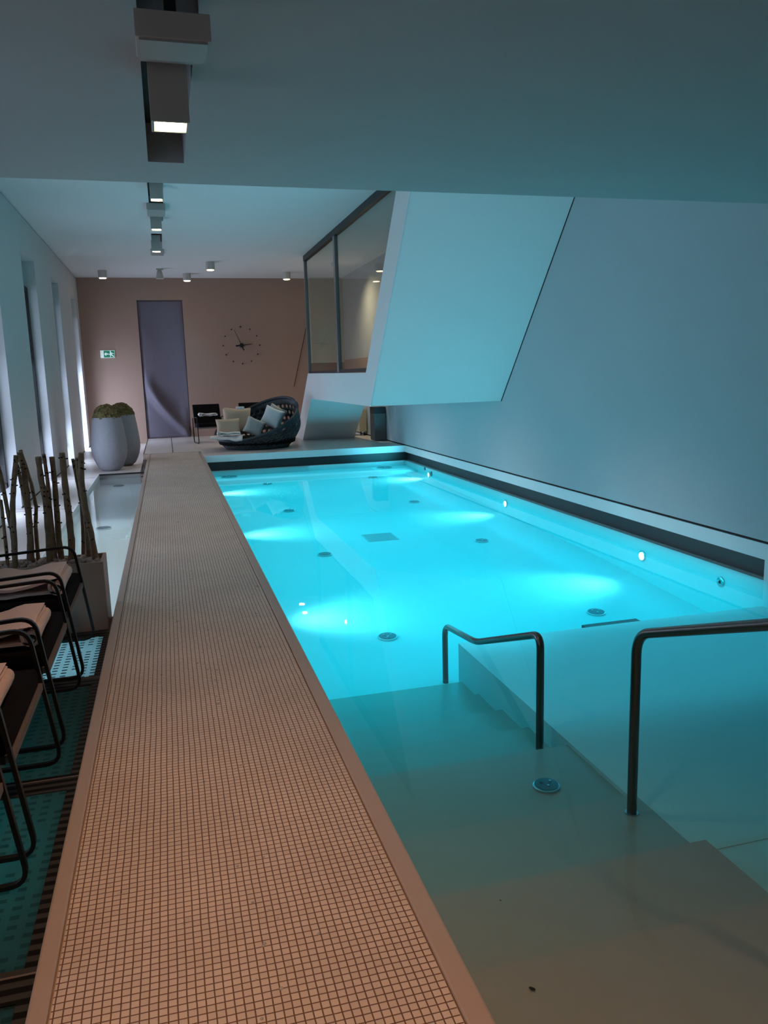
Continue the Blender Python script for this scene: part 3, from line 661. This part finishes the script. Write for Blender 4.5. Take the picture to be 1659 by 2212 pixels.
# ------------------------------------------------------------------ armchairs
def armchair(name, label, cat, group):
    t = thing(name, label, cat, (0, 0, 0), 0, group)       # local: front +x, width along y, floor z = 0
    sec = [(-.008, -.011), (.008, -.011), (.008, .011), (-.008, .011)]
    for sg in (1, -1):
        yy = sg * .365
        p = round_path([(.0, yy, .012), (-.085, yy, .655), (-.66, yy, .62), (-.62, yy, .012)], .075, True, 6)
        MB().sweep(p, sec, True).build('side_frame', BLACKM, t, smooth=True, angle=50, local=True)
    q = MB(); q.box(-.60, -.35, .37, -.075, .35, .40); q.build('seat_frame', BLACKM, t, local=True)
    q = MB(); q.box(-.075, -.352, .375, -.045, .352, .405); q.build('front_rail', RAILG, t, local=True)
    q = MB(); q.box(-.60, -.34, .40, -.055, .34, .485); q.build('seat', BLACKF, t, bevel=.025, seg=3, local=True)
    q = MB(); q.poly([(-.53, -.34, .46), (-.60, -.34, .46), (-.75, -.34, .95), (-.69, -.34, .95)], (0, .68, 0)); q.build('backrest', BLACKF, t, bevel=.02, seg=3, local=True)
    return t
CH = 'dark tube frame armchairs along the window side'
ch0 = armchair('armchair', 'black framed armchair with rolled towel, next to the planter', 'armchair', CH)
ch0.location = (-.575, 5.08, ZL)
for y, lab in ((4.17, 'black framed armchair with rolled towel, second from the planter'), (3.26, 'black framed armchair at the left edge, third from the planter'), (2.35, 'black framed armchair cut off at the lower left, fourth from the planter')):
    c = copy_tree(ch0); c.location = (-.575, y, ZL); c['label'] = lab
for x, y, rz, lab in ((1.08, 20.1, -PI / 2 + .15, 'dark armchair against the taupe wall left of the round basket seat'), (2.15, 20.2, -PI / 2, 'dark armchair mostly hidden behind the round basket seat')):
    c = copy_tree(ch0); c.location = (x, y, 0); c.rotation_euler = (0, 0, rz); c['label'] = lab; c['group'] = 'dark armchairs by the far wall'

# towels: a ribbon profile in x-z swept along y
def towel(name, m, x, y, z, length, width, roll, rz, label, layers=2, group=None):
    pts = []; th = .016
    for k in range(30):                         # spiral
        a = k / 29 * 2 * PI * 1.9 + PI * .2; r = .012 + (roll - .02) * k / 29
        pts.append((-roll + r * math.cos(-a), roll + r * math.sin(-a)))
    zt = pts[-1][1]
    # leave from the top going back
    while pts and not (abs(pts[-1][0] + roll) < .02 and pts[-1][1] > roll): pts.pop()
    zt = pts[-1][1]
    for l in range(layers):
        for k in range(1, 12):
            u = k / 11; xx = -roll - (length - roll) * (u if l % 2 == 0 else 1 - u); zz = zt * (1.0 - .30 * min(1, u * 3) + .05 * math.sin(u * 9)) if l == 0 else max(.012, zt * .34)
            pts.append((xx, zz - l * .004))
        if l == 0:
            e = pts[-1]
            for k in range(1, 6):
                a = k / 6 * PI; rr = (e[1] - zt * .34) / 2; pts.append((e[0] - rr * math.sin(a), e[1] - rr + rr * math.cos(a)))
    q = MB(); ny = 14; n = len(pts)
    for s_ in (0, 1):
        for j in range(ny + 1):
            yy = (j / ny - .5) * width
            for i, (px, pz) in enumerate(pts):
                a = pts[max(i - 1, 0)]; c = pts[min(i + 1, n - 1)]; tx, tz = c[0] - a[0], c[1] - a[1]; L = math.hypot(tx, tz) or 1
                nx_, nz_ = -tz / L, tx / L; o = (s_ - .5) * th
                wv = noise.noise(Vector((px * 9, yy * 5, s_ * .3 + 3))) * .016
                wx = noise.noise(Vector((yy * 7, 3.1, px * 2))) * .012
                q.v.append((px + nx_ * o + wx, yy, max(.001, pz + nz_ * o + wv)))
    A = (ny + 1) * n
    for j in range(ny):
        for i in range(n - 1):
            k0 = j * n + i
            q.f.append((k0, k0 + 1, k0 + n + 1, k0 + n)); q.f.append((A + k0, A + k0 + n, A + k0 + n + 1, A + k0 + 1))
    for i in range(n - 1):
        q.f.append((i, A + i, A + i + 1, i + 1)); k0 = ny * n + i; q.f.append((k0, k0 + 1, A + k0 + 1, A + k0))
    for j in range(ny):
        k0 = j * n; q.f.append((k0, k0 + n, A + k0 + n, A + k0)); k0 = j * n + n - 1; q.f.append((k0, A + k0, A + k0 + n, k0 + n))
    o = q.build(name, m, smooth=True, angle=75); o.location = (x, y, z); o.rotation_euler = (0, 0, rz)
    return tag(o, label, 'towel', group)
TG = 'pinkish rolled towels on the armchairs'
towel('towel', TOWEL, -.63, 5.02, ZL + .485, .50, .50, .062, .0, 'peach towel rolled at one end on the armchair by the planter', 2, TG)
towel('towel', TOWEL, -.635, 4.08, ZL + .485, .50, .46, .060, .0, 'peach towel rolled at one end on the second armchair from the planter', 2, TG)
towel('towel', TOWEL, -.66, 3.17, ZL + .485, .50, .46, .060, .0, 'peach towel on the third armchair, only its end showing at the left edge', 2, TG)

# ------------------------------------------------------------------ planter with birch poles
t = thing('planter', 'long brown grey planter box filled with pale gravel and birch poles', 'planter', (-1.15, 5.8, ZL))
px0, px1, py0, py1, pz1 = -1.85, -.50, 5.64, 5.955, .37
q = MB(); wl = .022
q.box(px0, py0, ZL, px1, py0 + wl, pz1); q.box(px0, py1 - wl, ZL, px1, py1, pz1); q.box(px0, py0 + wl, ZL, px0 + wl, py1 - wl, pz1); q.box(px1 - wl, py0 + wl, ZL, px1, py1 - wl, pz1); q.box(px0 + wl, py0 + wl, ZL, px1 - wl, py1 - wl, .335)
q.build('box', PLANT, t, bevel=.003)
q = MB(); random.seed(3)
for k in range(520):
    cx, cy = random.uniform(px0 + .05, px1 - .05), random.uniform(py0 + .05, py1 - .05); r = random.uniform(.012, .024); cz = .350 + random.uniform(0, .022)
    b0 = len(q.v); q.lathe([(r * .3, -r * .8), (r * .95, -r * .3), (r, .2 * r), (r * .5, .8 * r)], 6, (cx, cy, cz))
    for i in range(b0, len(q.v)):
        v_ = q.v[i]; q.v[i] = (v_[0] + random.uniform(-.2, .2) * r, v_[1] + random.uniform(-.2, .2) * r, v_[2])
o = q.build('gravel', GRAVEL, smooth=True, angle=50); tag(o, 'pale gravel filling the long planter box', 'gravel', kind='stuff')
POLES = [([(-1.124, .829), (-1.126, .495), (-1.131, .31)], 5.76, .011), ([(-1.13, 1.10), (-1.115, 1.012), (-1.084, .63), (-1.075, .50)], 5.78, .013),
    ([(-.994, 1.126), (-1.032, .918), (-1.052, .777), (-1.061, .599), (-1.079, .30)], 5.73, .017),
    ([(-.984, 1.141), (-.969, 1.026), (-.966, .882), (-.967, .715), (-.973, .536), (-.985, .30)], 5.80, .019),
    ([(-1.018, 1.05), (-1.012, .983), (-.999, .873), (-.986, .736), (-.990, .53), (-1.02, .30)], 5.86, .012),
    ([(-.99, 1.15), (-.945, .915), (-.928, .748), (-.945, .605), (-.951, .30)], 5.88, .012),
    ([(-.866, 1.106), (-.861, .94), (-.845, .798), (-.849, .574), (-.86, .30)], 5.77, .020),
    ([(-.84, 1.116), (-.835, .975), (-.832, .865), (-.835, .70), (-.83, .30)], 5.85, .013),
    ([(-.788, 1.095), (-.787, .908), (-.792, .702), (-.797, .514), (-.788, .30)], 5.84, .018),
    ([(-.714, 1.124), (-.715, .91), (-.710, .704), (-.708, .516), (-.722, .30)], 5.79, .021),
    ([(-.659, 1.071), (-.645, .917), (-.630, .752), (-.634, .582), (-.655, .30)], 5.88, .012),
    ([(-.623, 1.081), (-.619, .947), (-.612, .783), (-.600, .60), (-.61, .30)], 5.83, .018),
    ([(-.587, 1.121), (-.602, .927), (-.592, .722), (-.572, .556), (-.552, .30)], 5.75, .019)]
PL = ['thin birch pole at the far left of the planter', 'forked thin birch pole leaning from the left edge', 'bent birch pole, third from the left, leaning inward', 'thick birch pole with dark knots, fourth from the left',
      'slim birch pole behind the thick knotted one', 'slim curved birch pole, pointed top, sixth from the left', 'thick straight birch pole left of the middle', 'slim birch pole just behind the thick middle left one',
      'birch pole with dark bark rings in the middle of the planter', 'thick birch pole with a cut collar at its top', 'slim dark birch pole leaning right, third from the right', 'birch pole second from the right, behind its neighbour', 'tall pale birch pole at the right end of the planter']
BARKB = mat('birch_knot', (.02, .015, .012), .9)
for (pp, y, r), lab in zip(POLES, PL):
    pts = []
    for i in range(len(pp) - 1):
        for k in range(5):
            u = k / 5; pts.append((pp[i][0] * (1 - u) + pp[i + 1][0] * u, y + .006 * math.sin(i + u * 3), pp[i][1] * (1 - u) + pp[i + 1][1] * u))
    pts.append((pp[-1][0], y, pp[-1][1])); n = len(pts)
    ph = random.uniform(0, 6)
    def sec(i, r=r, n=n, ph=ph): 
        rr = r * 1.12 * (.86 + .2 * i / n + .06 * math.sin(i * 1.9 + ph)); return [(rr * math.cos(2 * PI * j / 9), rr * math.sin(2 * PI * j / 9)) for j in range(9)]
    q = MB(); k9 = sec(0)
    class _S(list): pass
    # sweep with a changing radius
    def swp(q, path):
        path = [Vector(p) for p in path]; b0 = len(q.v)
        for i, p in enumerate(path):
            tdir = (path[min(i + 1, n - 1)] - path[max(i - 1, 0)]).normalized(); u_ = tdir.cross(Vector((0, 1, 0))).normalized(); w_ = tdir.cross(u_)
            for a, c in sec(i): q.v.append(tuple(p + u_ * a + w_ * c))
        for i in range(n - 1):
            for j in range(9): q.f.append((b0 + i * 9 + j, b0 + i * 9 + (j + 1) % 9, b0 + (i + 1) * 9 + (j + 1) % 9, b0 + (i + 1) * 9 + j))
        q.f.append(tuple(b0 + j for j in range(9))); q.f.append(tuple(b0 + (n - 1) * 9 + j for j in range(9)))
    swp(q, pts)
    t = thing('birch_pole', lab, 'wooden pole', pts[-1], 0, 'birch poles in the planter')
    nf = len(q.f)
    for k in range(7):
        i = random.randrange(1, n - 3); p = Vector(pts[i]); a = random.choice((0, PI, -PI / 2, -PI / 3, PI * 1.2)) + random.uniform(-.3, .3); d = Vector((math.cos(a), math.sin(a), random.uniform(0, .5))).normalized()
        l_ = random.uniform(.006, .016); q.tube([p + d * r * .7, p + d * (r * .9 + l_ * .6), p + d * (r * .9 + l_)], .0045, 6)
        d2 = Vector((random.uniform(-.6, .6), -1, 0)).normalized(); c2 = p + d2 * r * .82 + Vector((0, 0, .012))
        q.lathe([(.002, -.005), (.007, -.002), (.007, .003), (.002, .006)], 7, tuple(c2))
    o = q.build('stem', BARK, t, smooth=True, angle=60); o.data.materials.append(BARKB)
    for pl_ in o.data.polygons: pl_.material_index = 1 if pl_.index >= nf else 0

# ------------------------------------------------------------------ vases with moss
def vase(x, y, label):
    t = thing('concrete_vase', label, 'vase', (x, y, ZL), 0, 'tall concrete vases on the window side')
    prof = [(.15, 0), (.215, .05), (.26, .13), (.305, .24), (.332, .36), (.338, .45), (.328, .60), (.305, .80), (.275, 1.0), (.268, 1.035), (.255, 1.03), (.25, .98), (.22, .95)]
    MB().lathe(prof, 40).build('body', CONC, t, smooth=True, angle=60, local=True)
    q = MB(); nr, ns = 12, 40; sd = x * 7
    for i in range(nr + 1):
        for j in range(ns):
            a = 2 * PI * j / ns; u = i / nr; r = .25 * math.sin(u * PI / 2); z = 1.0 + .26 * math.cos(u * PI / 2)
            p = Vector((r * math.cos(a), r * math.sin(a), z)); d = 1 + .16 * noise.noise(p * 9 + Vector((sd, 0, 0))) + .08 * noise.noise(p * 24)
            q.v.append((p.x * d, p.y * d, .98 + (p.z - .98) * d))
    for i in range(nr):
        for j in range(ns): q.f.append((i * ns + j, i * ns + (j + 1) % ns, (i + 1) * ns + (j + 1) % ns, (i + 1) * ns + j))
    q.build('moss', MOSS, t, smooth=True, angle=180, local=True)
    q = MB(); random.seed(int(sd) + 11)
    for k in range(260):
        a = random.uniform(0, 2 * PI); u = random.uniform(0, 1) ** .6; r = .245 * math.sin(u * PI / 2); z = 1.0 + .26 * math.cos(u * PI / 2)
        s_ = random.uniform(.018, .042); q.lathe([(s_ * .3, -s_ * .7), (s_, 0), (s_ * .4, s_ * .8)], 5, (r * math.cos(a), r * math.sin(a), z))
    q.build('moss_tuft', MOSS, t, local=True)['kind'] = 'stuff'
vase(-1.13, 16.2, 'tall tapered grey concrete vase with moss dome, the front one')
vase(-.91, 17.05, 'tall tapered grey concrete vase with moss, half hidden behind the front one')

# ------------------------------------------------------------------ round basket lounge
cx, cy = 1.96, 18.2
t = thing('basket_lounge', 'large round black perforated basket seat at the pool end', 'lounge chair', (cx, cy, 0))
ph0 = math.radians(38)
def rimh(a):
    c_ = (1 + math.cos(a - ph0)) / 2
    return .20 + .90 * c_ ** 1.25
def shell(a, v):            # v 0 base .. 1 rim
    H = rimh(a); z = H * v
    r = .70 + .30 * math.sin(min(1, z / .55) * PI / 2) - .10 * max(0, (z - .55) / .6) ** 1.3
    r += .02 * (1 - (1 + math.cos(a - ph0)) / 2)
    return Vector((cx + r * 1.0 * math.cos(a), cy + r * .82 * math.sin(a), z + .015))
q = MB(); NU, NV = 46, 8
for j in range(NV):
    for i in range(NU):
        off = .5 if j % 2 else 0
        ua, ub = (i + off) / NU, (i + 1 + off) / NU; va, vb = j / NV, (j + 1) / NV
        um, vm = (ua + ub) / 2, (va + vb) / 2
        outer = [(ua, va), (um, va), (ub, va), (ub, vm), (ub, vb), (um, vb), (ua, vb), (ua, vm)]
        hole = (0 < j < NV - 1) 
        hr = .31
        inner = [(um + (p[0] - um) * (hr * 2 if k % 2 else hr * 1.45), vm + (p[1] - vm) * (hr * 2 if k % 2 else hr * 1.45)) for k, p in enumerate(outer)]
        b0 = len(q.v); q.v += [tuple(shell(p[0] * 2 * PI, p[1])) for p in outer]
        if hole:
            q.v += [tuple(shell(p[0] * 2 * PI, p[1])) for p in inner]
            for k in range(8): q.f.append((b0 + k, b0 + (k + 1) % 8, b0 + 8 + (k + 1) % 8, b0 + 8 + k))
        else: q.f.append(tuple(b0 + k for k in range(8)))
me_o = q.build('shell', ROPE, t, smooth=True, angle=60)
bm = bmesh.new(); bm.from_mesh(me_o.data); bmesh.ops.remove_doubles(bm, verts=bm.verts, dist=.0008); bmesh.ops.recalc_face_normals(bm, faces=bm.faces); bm.to_mesh(me_o.data); bm.free()
md = me_o.modifiers.new('solid', 'SOLIDIFY'); md.thickness = .018; md.offset = 0
rp = [shell(2 * PI * k / 64, 1.0) for k in range(64)]
MB().tube(rp, .032, 10, True).build('rim', ROPE, t, smooth=True)
q = MB(); q.v = [(cx, cy, .03)] + [tuple(shell(2 * PI * k / 48, .02)) for k in range(48)]; q.f = [(0, 1 + k, 1 + (k + 1) % 48) for k in range(48)]
o = q.build('base', ROPE, t); o.modifiers.new('solid', 'SOLIDIFY').thickness = .03
q = MB(); q.lathe([(.70, .06), (.86, .12), (.88, .20), (.84, .25), (.3, .27)], 40); o = q.build('seat_cushion', BLACKF, t, smooth=True, angle=70, local=True); o.scale = (1, .80, 1)

def cushion(x, y, z, w, h, d, m, rx, ry, rz, label, cat='cushion'):
    q = MB(); n = 14
    for s_ in (1, -1):
        for j in range(n + 1):
            for i in range(n + 1):
                u, v_ = i / n * 2 - 1, j / n * 2 - 1
                k = max(0, (1 - u ** 4) * (1 - v_ ** 4)) ** .55
                pin = 1 - .09 * (1 - abs(u) ** 1.5) * abs(v_) ** 3 - 0; pin2 = 1 - .09 * (1 - abs(v_) ** 1.5) * abs(u) ** 3
                wr = noise.noise(Vector((u * 2.3 + x, v_ * 2.3, z))) * .012
                q.v.append((u * w / 2 * pin2, s_ * (d / 2 * k + (wr if k > .2 else 0)), v_ * h / 2 * pin))
    A = (n + 1) ** 2
    for j in range(n):
        for i in range(n):
            k0 = j * (n + 1) + i
            q.f.append((k0, k0 + 1, k0 + n + 2, k0 + n + 1)); q.f.append((A + k0, A + k0 + n + 1, A + k0 + n + 2, A + k0 + 1))
    o = q.build('cushion', m, smooth=True, angle=180)
    bm = bmesh.new(); bm.from_mesh(o.data); bmesh.ops.remove_doubles(bm, verts=bm.verts, dist=.0005); bmesh.ops.recalc_face_normals(bm, faces=bm.faces); bm.to_mesh(o.data); bm.free()
    o.location = (x, y, z); o.rotation_euler = (rx, ry, rz)
    return tag(o, label, cat, 'cushions on the round basket seat')
cushion(1.55, 18.50, .62, .66, .62, .17, CUSHB, -.28, .06, .08, 'large square beige cushion at the back left of the basket seat')
cushion(1.31, 18.12, .51, .54, .38, .15, CUSHB, -.30, 0, .05, 'smaller beige cushion propped before the large beige one')
cushion(2.33, 18.25, .68, .44, .46, .18, CUSHL, -.30, .42, -.25, 'pale blue lit cushion high on the right of the basket seat')
cushion(2.45, 18.52, .72, .42, .42, .15, CUSHG, -.2, .5, -.3, 'grey cushion corner peeking out behind the pale blue one')
cushion(1.88, 17.98, .50, .42, .40, .17, CUSHG, -.35, .45, .0, 'grey green cushion in the middle, below the pale blue one')
# bath towel spread over the front of the basket, drooping at the near edge
q = MB(); n = 18
for j in range(n + 1):
    for i in range(n + 1):
        u, v_ = i / n, j / n; x = .86 + .70 * u + .06 * v_; y = 17.50 + .50 * v_
        z = .335 + .02 * noise.noise(Vector((x * 6, y * 6, 0))) - .13 * max(0, .3 - v_) * u * 2.2 + .0
        q.v.append((x, y, z))
for j in range(n):
    for i in range(n): k0 = j * (n + 1) + i; q.f.append((k0, k0 + 1, k0 + n + 2, k0 + n + 1))
o = q.build('bath_towel', TOWELW, smooth=True, angle=180); o.modifiers.new('solid', 'SOLIDIFY').thickness = .035
tag(o, 'white bath towel spread over the low front edge of the basket seat', 'towel')
towel('rolled_towel', TOWELW, 1.02, 17.72, .355, .50, .22, .042, PI, 'white rolled towel lying on the spread bath towel', 2, None)
towel('rolled_towel', TOWELW, .74, 20.25, .672, .45, .40, .045, PI, 'white towel on the dark armchair left of the basket seat', 2, None)
o = MB().box(1.53, 18.36, .885, 1.72, 18.44, .945).build('folded_towel', TOWELW, bevel=.015); tag(o, 'small white folded towel showing above the large beige cushion', 'towel')

# ------------------------------------------------------------------ cabinet and trolley under the stair
t = thing('waste_bin', 'dark grey box shaped bin with black top band by the right wall', 'bin', (4.92, 18.6, 0))
MB().box(4.79, 18.36, .012, 5.075, 18.78, .66).build('body', CABD, t, bevel=.006)
MB().box(4.79, 18.36, .66, 5.075, 18.78, .81).build('lid', CABT, t, bevel=.006)
t = thing('laundry_trolley', 'white and beige laundry trolley on casters behind the stair', 'trolley', (4.9, 20.4, 0))
MB().box(4.70, 20.25, .11, 5.0, 20.7, .68).build('bag', TROLW, t, bevel=.01)
MB().box(4.875, 20.235, .11, 5.06, 20.26, .68).build('front_panel', TROLY, t)
for x, y in ((4.75, 20.3), (5.0, 20.3), (4.75, 20.65), (5.0, 20.65)):
    MB().lathe([(.04, -.012), (.04, .012)], 16, (x, y, .041), 'x').build('caster', BLACKM, t, smooth=True)
    MB().box(x - .008, y - .008, .06, x + .008, y + .008, .11).build('caster_stem', CHROME, t)

# lamp under the glass floor panel
t = thing('floor_well_lamp', 'lamp in the well under the brightest glass floor panel', 'light', (-1.2, 5.15, -1.28))
MB().lathe([(.08, -1.3), (.08, -1.25)], 20, (-1.2, 5.15, 0)).build('housing', CHROME, t)
l = bpy.data.lights.new('well_light', 'POINT'); l.energy = 48; l.color = (.60, .90, 1); l.shadow_soft_size = .1
o = bpy.data.objects.new('bulb_light', l); C.objects.link(o); o.location = (0, 0, .35); o.parent = t
t = thing('floor_well_lamp', 'dim unseen lamp added in the well under the middle glass floor panels', 'light', (-1.3, 2.9, -1.28))
MB().lathe([(.08, -1.3), (.08, -1.25)], 20, (-1.3, 2.9, 0)).build('housing', CHROME, t)
l = bpy.data.lights.new('well_light', 'POINT'); l.energy = 6; l.color = (.25, .95, 1); l.shadow_soft_size = .1  # weak fill light added to tint the darker panels from below
o = bpy.data.objects.new('bulb_light', l); C.objects.link(o); o.location = (0, 0, .35); o.parent = t
